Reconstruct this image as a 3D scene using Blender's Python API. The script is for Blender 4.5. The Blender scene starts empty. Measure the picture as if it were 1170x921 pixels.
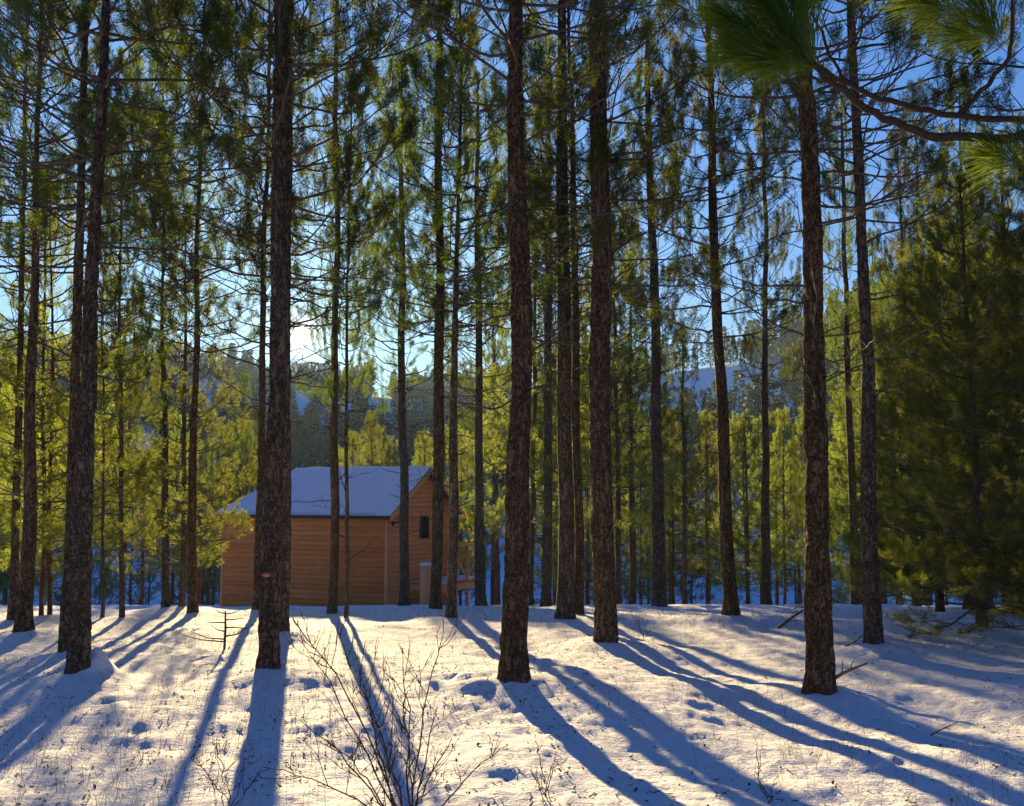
import bpy, math, random
import numpy as np
from mathutils import Vector, Matrix
R = math.radians
scene = bpy.context.scene
COL = scene.collection
F = 1100.0; HZ = 565.0; CAMZ = 1.5
PITCH = math.atan((HZ - 460.5) / F)
CP, SP = math.cos(PITCH), math.sin(PITCH)

# ------------------------------------------------------------------ helpers
def hash2(ix, iy, seed):
    n = (ix.astype(np.int64) * 374761393 + iy.astype(np.int64) * 668265263 + seed * 974711) & 0x7fffffff
    n = ((n ^ (n >> 13)) * 1274126177) & 0x7fffffff
    return ((n ^ (n >> 16)) & 0xffff) / 65535.0

def vnoise(x, y, seed=0):
    x = np.asarray(x, float); y = np.asarray(y, float)
    ix = np.floor(x); iy = np.floor(y)
    fx = x - ix; fy = y - iy
    fx = fx * fx * fx * (fx * (fx * 6 - 15) + 10); fy = fy * fy * fy * (fy * (fy * 6 - 15) + 10)
    ix = ix.astype(np.int64); iy = iy.astype(np.int64)
    a = hash2(ix, iy, seed); b = hash2(ix + 1, iy, seed)
    c = hash2(ix, iy + 1, seed); d = hash2(ix + 1, iy + 1, seed)
    return (a + (b - a) * fx + (c - a) * fy + (a - b - c + d) * fx * fy) * 2 - 1

def sstep(a, b, x):
    t = np.clip((np.asarray(x, float) - a) / (b - a), 0, 1)
    return t * t * (3 - 2 * t)

MOUNDS = []          # (x, y, height, radius)  drifts against trunks

PROF_D = np.array([-60, 0, 5, 8.3, 11, 14.6, 17, 20, 24, 28, 31, 37, 45, 60, 80, 110, 140])
PROF_Z = -np.array([-2.0, 0, .10, .20, .27, .33, .53, .86, 1.26, 1.70, 2.05, 2.75, 4.2, 7.3, 8.8, 9.4, 9.4])
AZ_PX = np.array([-3000, -600, 0, 140, 230, 345, 500, 700, 800, 900, 1000, 1100, 1200, 1700, 4000])
AZ_Y = np.array([470, 420, 398, 397, 406, 418, 424, 402, 384, 362, 328, 306, 292, 320, 450])

def ground(x, y, fine=True):
    x = np.asarray(x, float); y = np.asarray(y, float)
    r = np.hypot(x, y)
    z = np.interp(y, PROF_D, PROF_Z)
    z = z + 0.09 * vnoise(x * .33 + 4, y * .33, 1) * sstep(1, 6, r) * (1 - .5 * sstep(13, 17, r)) + .9 * vnoise(x * .04, y * .04, 2) * sstep(36, 70, r)
    # hills on the far side of the valley
    yy = np.maximum(y, 1e-3)
    px = 585 + F * np.where(y > 0.05 * r, x / yy, np.sign(x) * 6)
    ang = (HZ - np.interp(px, AZ_PX, AZ_Y)) / F
    rr = np.interp(px, [0, 600, 1000, 1300], [430, 400, 260, 210])
    top = ang * rr * .93 - 7
    t = sstep(95, 1, r) * 0 + np.clip((r - 95) / (rr - 95), 0, 1)
    hill = (top + 9.4) * (t * .75 + .25 * t * t * (3 - 2 * t))
    far = np.clip((r - rr) / 900, 0, 1)
    hill = hill * (1 - .5 * far) + 7 * vnoise(x * .012, y * .012, 5) * np.clip((r - 120) / 150, 0, 1) * (1 - np.clip((r - 330 * rr / 430) / 60, 0, 1))
    z = z + hill
    if fine:
        n = sstep(70, 30, r) * sstep(.6, 3, r)
        z = z + n * (.040 * vnoise(x * 1.0, y * .8, 7) + .016 * vnoise(x * 2.3 + 9, y * 1.7, 8)
                     + .009 * vnoise(x * 5.3, y * 4.3, 9) + .0065 * vnoise(x * 13, y * 9, 10) + .004 * vnoise(x * 24, y * 17, 11)
                     - .016 * np.clip(vnoise(x * 4.1, y * 3.2, 12) - .45, 0, 1) * 2
                     + .013 * np.abs(vnoise(x * 1.2, y * 4.0 + x * .8, 14)))
        for (mx, my, mh, mr) in MOUNDS:
            d2 = ((x - mx) ** 2 + (y - my) ** 2) / (mr * mr)
            z = z + mh * np.exp(-d2)
    return z

def G(x, y):
    return float(ground(np.array([x]), np.array([y]))[0])

def at(px, py, depth):
    """world point seen at photo pixel (px,py) at world distance y=depth"""
    u = (px - 585) / F; v = (460.5 - py) / F
    dy = CP - v * SP; dz = SP + v * CP
    return Vector((u / dy * depth, depth, CAMZ + dz / dy * depth))

def on_ground(px, py):
    lo = 2.0; d = 2.0
    while d < 400:
        p = at(px, py, d)
        if p.z <= float(ground(np.array([p.x]), np.array([p.y]), False)[0]):
            lo2, hi = d - .25, d
            for _ in range(14):
                m = (lo2 + hi) / 2; p = at(px, py, m)
                if p.z <= float(ground(np.array([p.x]), np.array([p.y]), False)[0]): hi = m
                else: lo2 = m
            return at(px, py, hi)
        d += .25
    return at(px, py, 60)

class Acc:
    def __init__(s): s.v = []; s.f = []; s.m = []; s.n = 0
    def add(s, V, Fc, mat=0):
        V = np.asarray(V, float).reshape(-1, 3); Fc = np.asarray(Fc, np.int64)
        s.v.append(V); s.f.append(Fc + s.n); s.m.append(np.full(len(Fc), mat)); s.n += len(V)
    def tube(s, pts, rad, sides=5, mat=0):
        pts = np.asarray(pts, float); k = len(pts)
        t = np.gradient(pts, axis=0); t /= np.linalg.norm(t, axis=1)[:, None] + 1e-9
        ref = np.array([0, 0, 1.0]) if abs(t[0][2]) < .9 else np.array([1.0, 0, 0])
        a = np.cross(t, ref); a /= np.linalg.norm(a, axis=1)[:, None] + 1e-9
        b = np.cross(t, a)
        th = np.arange(sides) * 2 * np.pi / sides
        V = pts[:, None] + np.asarray(rad)[:, None, None] * (np.cos(th)[None, :, None] * a[:, None] + np.sin(th)[None, :, None] * b[:, None])
        i = np.arange(k - 1)[:, None] * sides; j = np.arange(sides)[None]; j2 = (j + 1) % sides
        q = np.stack([i + j, i + j2, i + sides + j2, i + sides + j], -1).reshape(-1, 4)
        s.add(V, q, mat)
    def box(s, c, size, ax=None, mat=0, bev=0):
        hx, hy, hz = [q / 2 for q in size]
        P = np.array([[x, y, z] for z in (-hz, hz) for y in (-hy, hy) for x in (-hx, hx)], float)
        if ax is not None: P = P @ np.asarray(ax, float)
        s.add(P + np.asarray(c, float), [[0, 2, 3, 1], [4, 5, 7, 6], [0, 1, 5, 4], [2, 6, 7, 3], [0, 4, 6, 2], [1, 3, 7, 5]], mat)
    def build(s, name, mats, parent=None, smooth=False, colors=None):
        me = bpy.data.meshes.new(name)
        V = np.concatenate(s.v)
        me.vertices.add(len(V)); me.vertices.foreach_set('co', V.astype(np.float32).ravel())
        lt = np.concatenate([np.full(len(f), f.shape[1]) for f in s.f])
        lv = np.concatenate([f.ravel() for f in s.f])
        me.loops.add(len(lv)); me.loops.foreach_set('vertex_index', lv.astype(np.int32))
        me.polygons.add(len(lt))
        st = np.concatenate([[0], np.cumsum(lt)[:-1]])
        me.polygons.foreach_set('loop_start', st.astype(np.int32))
        me.polygons.foreach_set('material_index', np.concatenate(s.m).astype(np.int32))
        if smooth: me.polygons.foreach_set('use_smooth', np.ones(len(lt), bool))
        for m in (mats if isinstance(mats, (list, tuple)) else [mats]): me.materials.append(m)
        me.update(calc_edges=True)
        o = bpy.data.objects.new(name, me); COL.objects.link(o)
        if parent: o.parent = parent
        return o

def tag(o, label=None, cat=None, group=None, kind=None):
    if label: o['label'] = label
    if cat: o['category'] = cat
    if group: o['group'] = group
    if kind: o['kind'] = kind
    return o
def empty(name, loc):
    o = bpy.data.objects.new(name, None); COL.objects.link(o); o.location = loc; o.empty_display_size = .2; return o

# ------------------------------------------------------------------ materials
def mat(name):
    m = bpy.data.materials.new(name); m.use_nodes = True
    nt = m.node_tree; nt.nodes.clear(); return m, nt
def N(nt, t, **k):
    n = nt.nodes.new(t)
    for a, b in k.items(): setattr(n, a, b)
    return n
def ramp(nt, stops, interp='LINEAR'):
    r = N(nt, 'ShaderNodeValToRGB'); r.color_ramp.interpolation = interp
    while len(r.color_ramp.elements) < len(stops): r.color_ramp.elements.new(.5)
    for e, (p, c) in zip(r.color_ramp.elements, stops): e.position = p; e.color = (*c, 1)
    return r
def noise(nt, vec, scale, detail=4, rough=.55, dist=0):
    n = N(nt, 'ShaderNodeTexNoise'); n.inputs['Scale'].default_value = scale
    n.inputs['Detail'].default_value = detail; n.inputs['Roughness'].default_value = rough; n.inputs['Distortion'].default_value = dist
    if vec: nt.links.new(vec, n.inputs['Vector'])
    return n
def mapping(nt, vec, scale):
    m = N(nt, 'ShaderNodeMapping'); m.inputs['Scale'].default_value = scale; nt.links.new(vec, m.inputs['Vector']); return m.outputs[0]
def mixc(nt, fac, a, b, mode='MIX'):
    m = N(nt, 'ShaderNodeMix', data_type='RGBA', blend_type=mode)
    for sock, v in ((m.inputs[0], fac), (m.inputs[6], a), (m.inputs[7], b)):
        if isinstance(v, bpy.types.NodeSocket): nt.links.new(v, sock)
        elif isinstance(v, (int, float)): sock.default_value = v
        else: sock.default_value = (*v, 1)
    return m.outputs[2]
def finish(nt, shader):
    o = N(nt, 'ShaderNodeOutputMaterial'); nt.links.new(shader, o.inputs['Surface'])
def bump(nt, h, strength, dist):
    b = N(nt, 'ShaderNodeBump'); b.inputs['Strength'].default_value = strength; b.inputs['Distance'].default_value = dist
    nt.links.new(h, b.inputs['Height']); return b
def math_(nt, op, a, b=None, c=None, clamp=False):
    m = N(nt, 'ShaderNodeMath', operation=op, use_clamp=clamp)
    for i, v in enumerate((a, b, c)):
        if v is None: continue
        if isinstance(v, bpy.types.NodeSocket): nt.links.new(v, m.inputs[i])
        else: m.inputs[i].default_value = v
    return m.outputs[0]

def make_snow(name, debris=True):
    m, nt = mat(name); tc = N(nt, 'ShaderNodeTexCoord').outputs['Object']
    p = N(nt, 'ShaderNodeBsdfPrincipled'); p.inputs['Roughness'].default_value = .85
    p.inputs['Specular IOR Level'].default_value = .06
    c = mixc(nt, noise(nt, tc, .7, 3).outputs['Fac'], (.80, .80, .83), (.87, .87, .88))
    n1 = noise(nt, tc, 9, 5, .65); n2 = noise(nt, tc, 45, 3, .7)
    if debris:
        s1 = ramp(nt, [(.66, (0, 0, 0)), (.70, (1, 1, 1))]); nt.links.new(noise(nt, mapping(nt, tc, (1, .7, 1)), 26, 4, .6).outputs['Fac'], s1.inputs[0])
        s2 = ramp(nt, [(.50, (0, 0, 0)), (.62, (1, 1, 1))]); nt.links.new(noise(nt, tc, 1.1, 3, .5).outputs['Fac'], s2.inputs[0])
        f = math_(nt, 'MULTIPLY', s1.outputs[0], s2.outputs[0]); f = math_(nt, 'MULTIPLY', f, .8)
        sx = N(nt, 'ShaderNodeSeparateXYZ'); nt.links.new(tc, sx.inputs[0])
        near = math_(nt, 'LESS_THAN', sx.outputs[1], 30.0); f = math_(nt, 'MULTIPLY', f, near)
        c = mixc(nt, f, c, (.12, .075, .04))
    nt.links.new(c, p.inputs['Base Color'])
    h = math_(nt, 'ADD', n1.outputs['Fac'], math_(nt, 'MULTIPLY', n2.outputs['Fac'], .35))
    b = bump(nt, h, .7, .06); nt.links.new(b.outputs[0], p.inputs['Normal'])
    finish(nt, p.outputs[0]); return m

def make_bark(name, c0, c1, c2, sc=1.0):
    m, nt = mat(name); tc = N(nt, 'ShaderNodeTexCoord').outputs['Object']
    def vor(scale, warp_s, amt):
        warp = noise(nt, tc, warp_s, 4, .65); v0 = mapping(nt, tc, scale)
        sc_ = N(nt, 'ShaderNodeVectorMath', operation='SCALE'); nt.links.new(warp.outputs['Color'], sc_.inputs[0]); sc_.inputs['Scale'].default_value = amt
        add = N(nt, 'ShaderNodeVectorMath', operation='ADD'); nt.links.new(v0, add.inputs[0]); nt.links.new(sc_.outputs[0], add.inputs[1])
        vo = N(nt, 'ShaderNodeTexVoronoi', feature='DISTANCE_TO_EDGE'); nt.links.new(add.outputs[0], vo.inputs['Vector']); vo.inputs['Scale'].default_value = 1
        return math_(nt, 'MINIMUM', vo.outputs['Distance'], .3)
    v1 = vor((17 * sc, 17 * sc, 3.2 * sc), 9, 3.2); v2 = vor((42 * sc, 42 * sc, 9 * sc), 20, 3.0)
    fine = noise(nt, mapping(nt, tc, (85, 85, 30)), 1, 5, .7)
    h = math_(nt, 'ADD', math_(nt, 'MULTIPLY', v1, .75), math_(nt, 'MULTIPLY', v2, .45))
    h = math_(nt, 'ADD', h, math_(nt, 'MULTIPLY', fine.outputs['Fac'], .22))
    r = ramp(nt, [(.12, c0), (.27, c1), (.50, c2)]); nt.links.new(h, r.inputs[0])
    oi = N(nt, 'ShaderNodeObjectInfo')
    big = noise(nt, tc, 3.1, 4, .6)
    g = N(nt, 'ShaderNodeHueSaturation'); nt.links.new(r.outputs[0], g.inputs['Color'])
    nt.links.new(math_(nt, 'MULTIPLY_ADD', big.outputs['Fac'], 1.1, .45), g.inputs['Value'])
    nt.links.new(math_(nt, 'MULTIPLY_ADD', oi.outputs['Random'], .5, .75), g.inputs['Saturation'])
    lich = ramp(nt, [(.60, (0, 0, 0)), (.72, (.5, .5, .5))]); nt.links.new(noise(nt, tc, 13, 4, .6).outputs['Fac'], lich.inputs[0])
    c = mixc(nt, lich.outputs[0], g.outputs[0], (.13, .14, .075))
    p = N(nt, 'ShaderNodeBsdfPrincipled'); p.inputs['Roughness'].default_value = .9; p.inputs['Specular IOR Level'].default_value = .15
    nt.links.new(c, p.inputs['Base Color'])
    nt.links.new(bump(nt, h, 1.0, .06).outputs[0], p.inputs['Normal'])
    finish(nt, p.outputs[0]); return m

def make_needles(name, c0, c1, tcol, tfac=.5, dead=.0):
    m, nt = mat(name); tc = N(nt, 'ShaderNodeTexCoord').outputs['Object']
    oi = N(nt, 'ShaderNodeObjectInfo')
    n = noise(nt, tc, 1.7, 3)
    f = math_(nt, 'ADD', math_(nt, 'MULTIPLY', n.outputs['Fac'], 1.0), math_(nt, 'MULTIPLY_ADD', oi.outputs['Random'], .5, -.25), clamp=True)
    c = mixc(nt, f, c0, c1)
    t = mixc(nt, f, tuple(q * .75 for q in tcol), tuple(min(1, q * 1.25) for q in tcol))
    def vary(col):
        h_ = N(nt, 'ShaderNodeHueSaturation'); nt.links.new(col, h_.inputs['Color'])
        n3 = noise(nt, tc, 1.1, 4, .7)
        nt.links.new(math_(nt, 'ADD', math_(nt, 'MULTIPLY_ADD', oi.outputs['Random'], .5, .15), math_(nt, 'MULTIPLY', n3.outputs['Fac'], 1.15)), h_.inputs['Value'])
        nt.links.new(math_(nt, 'MULTIPLY_ADD', oi.outputs['Random'], .035, .485), h_.inputs['Hue'])
        nt.links.new(math_(nt, 'MULTIPLY_ADD', n3.outputs['Fac'], -.5, 1.32), h_.inputs['Saturation']); return h_.outputs[0]
    c = vary(c); t = vary(t)
    if dead:
        d = ramp(nt, [(.70, (0, 0, 0)), (.74, (1, 1, 1))]); nt.links.new(noise(nt, tc, 2.9, 2).outputs['Fac'], d.inputs[0])
        c = mixc(nt, d.outputs[0], c, (.16, .07, .025)); t = mixc(nt, d.outputs[0], t, (.22, .09, .03))
    a = N(nt, 'ShaderNodeBsdfPrincipled'); a.inputs['Roughness'].default_value = .6; a.inputs['Specular IOR Level'].default_value = .2
    nt.links.new(c, a.inputs['Base Color'])
    b = N(nt, 'ShaderNodeBsdfTranslucent'); nt.links.new(t, b.inputs[0])
    mx = N(nt, 'ShaderNodeMixShader'); mx.inputs[0].default_value = tfac
    nt.links.new(a.outputs[0], mx.inputs[1]); nt.links.new(b.outputs[0], mx.inputs[2])
    finish(nt, mx.outputs[0]); return m

def make_plain(name, c0, c1, scale=(8, 8, 8), rough=.8, bumpd=.004):
    m, nt = mat(name); tc = N(nt, 'ShaderNodeTexCoord').outputs['Object']
    n = noise(nt, mapping(nt, tc, scale), 1, 4, .6)
    p = N(nt, 'ShaderNodeBsdfPrincipled'); p.inputs['Roughness'].default_value = rough
    p.inputs['Specular IOR Level'].default_value = .25
    nt.links.new(mixc(nt, n.outputs['Fac'], c0, c1), p.inputs['Base Color'])
    nt.links.new(bump(nt, n.outputs['Fac'], .6, bumpd).outputs[0], p.inputs['Normal'])
    finish(nt, p.outputs[0]); return m

def make_planks(name, pitch, c0, c1, c2):
    """boards run along local X, stacked along Z every `pitch` metres"""
    m, nt = mat(name); tc = N(nt, 'ShaderNodeTexCoord').outputs['Object']
    s = N(nt, 'ShaderNodeSeparateXYZ'); nt.links.new(tc, s.inputs[0])
    row = math_(nt, 'FLOOR', math_(nt, 'DIVIDE', s.outputs[2], pitch))
    w = N(nt, 'ShaderNodeTexWhiteNoise', noise_dimensions='1D'); nt.links.new(row, w.inputs['W'])
    cb = N(nt, 'ShaderNodeCombineXYZ')
    nt.links.new(math_(nt, 'ADD', math_(nt, 'ADD', s.outputs[0], s.outputs[1]), math_(nt, 'MULTIPLY', w.outputs['Value'], 9)), cb.inputs[0])
    nt.links.new(math_(nt, 'MULTIPLY', s.outputs[2], 14), cb.inputs[2])
    gr = noise(nt, mapping(nt, cb.outputs[0], (1.1, 1, 3)), 1.6, 5, .6, .4)
    c = mixc(nt, w.outputs['Value'], c0, c1)
    c = mixc(nt, math_(nt, 'MULTIPLY', gr.outputs['Fac'], .55), c, c2)
    st = noise(nt, mapping(nt, tc, (.9, .9, 1.6)), 1, 5, .7)
    hv = N(nt, 'ShaderNodeHueSaturation'); nt.links.new(c, hv.inputs['Color']); nt.links.new(math_(nt, 'MULTIPLY_ADD', st.outputs['Fac'], .7, .62), hv.inputs['Value']); c = hv.outputs[0]
    kn = ramp(nt, [(.68, (0, 0, 0)), (.74, (1, 1, 1))]); nt.links.new(noise(nt, mapping(nt, tc, (7, 7, 11)), 1, 2).outputs['Fac'], kn.inputs[0])
    c = mixc(nt, math_(nt, 'MULTIPLY', kn.outputs[0], .7), c, (.10, .035, .012))
    p = N(nt, 'ShaderNodeBsdfPrincipled'); p.inputs['Roughness'].default_value = .6; p.inputs['Specular IOR Level'].default_value = .3
    nt.links.new(c, p.inputs['Base Color'])
    nt.links.new(bump(nt, gr.outputs['Fac'], .4, .006).outputs[0], p.inputs['Normal'])
    finish(nt, p.outputs[0]); return m

SNOW = make_snow('snow'); SNOWC = make_snow('clean_snow', False)
BARK = make_bark('pine_bark', (.022, .013, .009), (.125, .080, .050), (.32, .225, .145))
BARK_BROWN = make_bark('young_pine_bark', (.05, .028, .018), (.17, .10, .062), (.32, .20, .13), 1.4)
TWIG = make_plain('twig_bark', (.055, .038, .028), (.13, .095, .07), (30, 30, 30), .85)
DRY = make_plain('dry_twig', (.12, .08, .05), (.26, .19, .12), (30, 30, 30), .85)
SHRUB = make_plain("shrub_bark", (.028, .016, .013), (.07, .042, .033), (40, 40, 40), .7)
STRAW = make_plain('straw', (.17, .11, .055), (.34, .25, .13), (20, 20, 20), .8)
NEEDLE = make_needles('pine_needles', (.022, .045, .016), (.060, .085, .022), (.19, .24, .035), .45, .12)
NEEDLE_Y = make_needles('sunlit_tint_needles', (.060, .080, .018), (.13, .13, .028), (.31, .36, .065), .56)  # brighter copy of the pine needles, sunlit yellow-green put into its colour
NEEDLE_D = make_needles('dense_pine_needles', (.030, .055, .020), (.090, .11, .025), (.27, .29, .04), .45, .1)
FARNEEDLE = make_needles('far_foliage', (.025, .050, .028), (.050, .075, .035), (.07, .10, .04), .3)
WOOD_A = make_planks('stained_boards', .145, (.86, .235, .05), (.95, .36, .085), (.68, .145, .035))
WOOD_B = make_planks('pale_boards', .145, (.90, .33, .13), (.95, .42, .18), (.74, .22, .08))
WOOD_T = make_plain('trim_wood', (.84, .33, .12), (.92, .42, .17), (3, 3, 14), .6)
WOOD_DK = make_plain('dark_trim', (.05, .028, .018), (.09, .05, .03), (6, 6, 6), .7)
DARK = make_plain('dark_metal', (.02, .02, .02), (.035, .03, .03), (6, 6, 6), .5)
GLASS = make_plain('window_glass', (.012, .014, .018), (.02, .022, .028), (1, 1, 1), .08, .0001)
SCAR = make_plain('fresh_wood_scar', (.45, .12, .08), (.62, .25, .17), (40, 40, 40), .7)

# ------------------------------------------------------------------ camera, world, sun
cam = bpy.data.objects.new('camera', bpy.data.cameras.new('camera')); COL.objects.link(cam)
cam.location = (0, 0, CAMZ); cam.rotation_euler = (R(90) + PITCH, 0, 0)
cam.data.sensor_width = 36; cam.data.lens = F / 1170 * 36; cam.data.clip_end = 6000; cam.data.clip_start = .05
scene.camera = cam

sd = (at(344, 383, 100) - Vector((0, 0, CAMZ))).normalized()
EL = math.asin(sd.z); AZ = math.atan2(sd.x, sd.y)
print('sun elevation', math.degrees(EL), 'azimuth', math.degrees(AZ))
sl = bpy.data.lights.new('sun', 'SUN'); sl.energy = 5.0; sl.angle = R(.5); sl.color = (1.0, .74, .36)
so = bpy.data.objects.new('sun', sl); COL.objects.link(so)
so.rotation_euler = (-sd).to_track_quat('-Z', 'Y').to_euler(); so.location = (0, 0, 40)

w = bpy.data.worlds.new('World'); scene.world = w; w.use_nodes = True
nt = w.node_tree; nt.nodes.clear()
sky = N(nt, 'ShaderNodeTexSky', sky_type='NISHITA', sun_disc=False)
sky.sun_elevation = EL; sky.sun_rotation = AZ
sky.air_density = 1.0; sky.dust_density = .6; sky.ozone_density = 2.5
hs = N(nt, 'ShaderNodeHueSaturation'); hs.inputs['Saturation'].default_value = 1.35; nt.links.new(sky.outputs[0], hs.inputs['Color'])
tcw = N(nt, 'ShaderNodeTexCoord')
nv = N(nt, 'ShaderNodeVectorMath', operation='NORMALIZE'); nt.links.new(tcw.outputs['Generated'], nv.inputs[0])
dt = N(nt, 'ShaderNodeVectorMath', operation='DOT_PRODUCT'); nt.links.new(nv.outputs[0], dt.inputs[0]); dt.inputs[1].default_value = sd
ac = math_(nt, 'ARCCOSINE', math_(nt, 'MINIMUM', dt.outputs['Value'], .999999))
deg = math_(nt, 'MULTIPLY', ac, 180 / math.pi)
disc = math_(nt, 'SUBTRACT', 1.0, math_(nt, 'MULTIPLY_ADD', deg, 1 / .20, -.30 / .20, clamp=True))
glow1 = math_(nt, 'EXPONENT', math_(nt, 'MULTIPLY', deg, -1 / .6))
glow2 = math_(nt, 'EXPONENT', math_(nt, 'MULTIPLY', deg, -1 / 6.0))
def cscale(col, fac):
    v = N(nt, 'ShaderNodeVectorMath', operation='SCALE'); v.inputs[0].default_value = col; nt.links.new(fac, v.inputs['Scale']); return v.outputs[0]
def vadd(a, b):
    v = N(nt, 'ShaderNodeVectorMath', operation='ADD'); nt.links.new(a, v.inputs[0]); nt.links.new(b, v.inputs[1]); return v.outputs[0]
def vop(op, a, b):
    v = N(nt, 'ShaderNodeVectorMath', operation=op)
    for i_, q in enumerate((a, b)):
        if isinstance(q, tuple): v.inputs[i_].default_value = q
        else: nt.links.new(q, v.inputs[i_])
    return v.outputs[0]
tint = vop('MULTIPLY', hs.outputs[0], (.34, .84, 1.75))
SM = (3.0, 7.8, 14)
comp = vop('DIVIDE', vop('MULTIPLY', tint, SM), vop('ADD', tint, SM))
tot = vadd(comp, vadd(cscale((900, 780, 560), disc), vadd(cscale((18, 15, 9), glow1), cscale((1.6, 1.2, .4), glow2))))
bg = N(nt, 'ShaderNodeBackground'); bg.inputs['Strength'].default_value = .043; nt.links.new(tot, bg.inputs['Color'])
wo = N(nt, 'ShaderNodeOutputWorld'); nt.links.new(bg.outputs[0], wo.inputs['Surface'])
w.cycles.sampling_method = 'MANUAL'; w.cycles.sample_map_resolution = 2048

vs = scene.view_settings; vs.view_transform = 'Standard'; vs.look = 'None'; vs.exposure = 1.92; vs.gamma = 1; vs.use_curve_mapping = False
scene.render.engine = 'CYCLES'
cy = scene.cycles
cy.max_bounces = 5; cy.diffuse_bounces = 3; cy.transmission_bounces = 4; cy.glossy_bounces = 2; cy.volume_bounces = 0; cy.transparent_max_bounces = 4
cy.sample_clamp_indirect = 4

# ------------------------------------------------------------------ foliage generator
def unit(v): return v / (np.linalg.norm(v) + 1e-9)
def dirv(az, el): return np.array([math.cos(az) * math.cos(el), math.sin(az) * math.cos(el), math.sin(el)])

class Needles:
    def __init__(s): s.a = []; s.b = []; s.n = []
    def shoot(s, a, b, n): s.a.append(a); s.b.append(b); s.n.append(n)
    def emit(s, acc, rng, length, width, mat, spread=(38, 82)):
        if not s.a: return
        n = np.array(s.n); A = np.repeat(np.array(s.a), n, 0); B = np.repeat(np.array(s.b), n, 0)
        M = len(A); t = rng.random(M) ** .7
        ax = B - A; ax /= np.linalg.norm(ax, axis=1)[:, None] + 1e-9
        rv = rng.normal(size=(M, 3)); pr = rv - (rv * ax).sum(1)[:, None] * ax; pr /= np.linalg.norm(pr, axis=1)[:, None] + 1e-9
        al = np.radians(rng.uniform(spread[0], spread[1], M)) * (1 - .45 * np.clip(t - .6, 0, 1) / .4)
        d = ax * np.cos(al)[:, None] + pr * np.sin(al)[:, None]
        L = length * rng.uniform(.7, 1.15, M)
        p = A + (B - A) * t[:, None]
        q = rng.normal(size=(M, 3)); wv = np.cross(d, q); wv /= np.linalg.norm(wv, axis=1)[:, None] + 1e-9
        wv *= (width / 2)
        tip = p + d * L[:, None] - np.array([0, 0, 1.0]) * (L * .12)[:, None]
        mid = p + d * (L * .55)[:, None]
        V = np.stack([p, mid - wv, tip, mid + wv], 1).reshape(-1, 3)
        Fc = (np.arange(M) * 4)[:, None] + np.array([0, 1, 2, 3])[None]
        acc.add(V, Fc, mat)

def bpath(p, az, el0, el1, L, n, rng, wob=.10):
    pts = [np.array(p, float)]; a = az
    for i in range(n):
        t = (i + .5) / n
        e = el0 + (el1 - el0) * t ** 1.3 + rng.normal() * wob
        a += rng.normal() * wob
        pts.append(pts[-1] + dirv(a, e) * L / n)
    return np.array(pts), a

def live_branch(acc, nd, p, az, el, L, r, rng, cfg):
    n = 7
    pts, a = bpath(p, az, el, el + cfg['up'], L, n, rng, .14)
    acc.tube(pts, np.linspace(r, .004, n + 1), 4, 0)
    k = max(3, int(L * cfg['sub']))
    side = 1 if rng.random() < .5 else -1
    for i in range(k):
        t = cfg['t0'] + (1 - cfg['t0']) * (i + rng.random() * .8) / k
        j = min(n - 1, int(t * n)); q = pts[j] + (pts[j + 1] - pts[j]) * (t * n - j)
        side = -side
        aa = az + side * R(rng.uniform(25, 65)); ee = el + cfg['up'] * t + R(rng.uniform(-12, 28))
        Ls = (.22 + .34 * L * (1 - t)) * rng.uniform(.7, 1.25)
        sp, _ = bpath(q, aa, ee, ee + R(28), Ls, 4, rng, .10)
        acc.tube(sp, np.linspace(.007, .003, 5), 3, 0)
        ends = [(sp[-2], sp[-1])]
        m = int(Ls / .17)
        for c in range(m):
            u = rng.uniform(.3, .95) * 4; b = min(3, int(u)); s0 = sp[b] + (sp[b + 1] - sp[b]) * (u - b)
            d = dirv(aa + rng.choice([-1, 1]) * R(rng.uniform(20, 60)), ee + R(rng.uniform(0, 50)))
            s1 = s0 + d * rng.uniform(.12, .26)
            acc.tube(np.array([s0, s1]), [.004, .003], 3, 0)
            ends.append((s0 + (s1 - s0) * .3, s1))
        for (s0, s1) in ends:
            if rng.random() > cfg['leaf']: continue
            s1b = s0 + unit(unit(s1 - s0) + np.array([0, 0, .22])) * max(np.linalg.norm(s1 - s0), cfg['shoot'] * rng.uniform(.8, 1.2))
            nd.shoot(s0, s1b, int(cfg['n'] * rng.uniform(.7, 1.3)))
    nd.shoot(pts[-2], pts[-1], int(cfg['n'] * 1.4))

def dead_branch(acc, p, az, el, L, r, rng, twigs=4.0):
    n = 8
    pts, a = bpath(p, az, el, el + R(rng.uniform(-10, 45)), L, n, rng, .13)
    acc.tube(pts, np.linspace(r, .003, n + 1), 4, 0)
    for i in range(int(L * twigs)):
        t = rng.uniform(.2, .98) * n; j = min(n - 1, int(t)); q = pts[j] + (pts[j + 1] - pts[j]) * (t - j)
        aa = a + rng.choice([-1, 1]) * R(rng.uniform(25, 75)); ee = el + R(rng.uniform(-25, 45))
        Ls = rng.uniform(.15, .5) * (.4 + .35 * L)
        sp, _ = bpath(q, aa, ee, ee + R(rng.uniform(-10, 50)), Ls, 5, rng, .16)
        acc.tube(sp, np.linspace(.0055, .002, 6), 3, 0)
        if rng.random() < .6:
            q2 = sp[3]; sp2, _ = bpath(q2, aa + R(rng.uniform(-60, 60)), ee + R(20), ee + R(50), Ls * .5, 3, rng, .15)
            acc.tube(sp2, [.0035, .003, .0025, .002], 3, 0)

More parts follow.
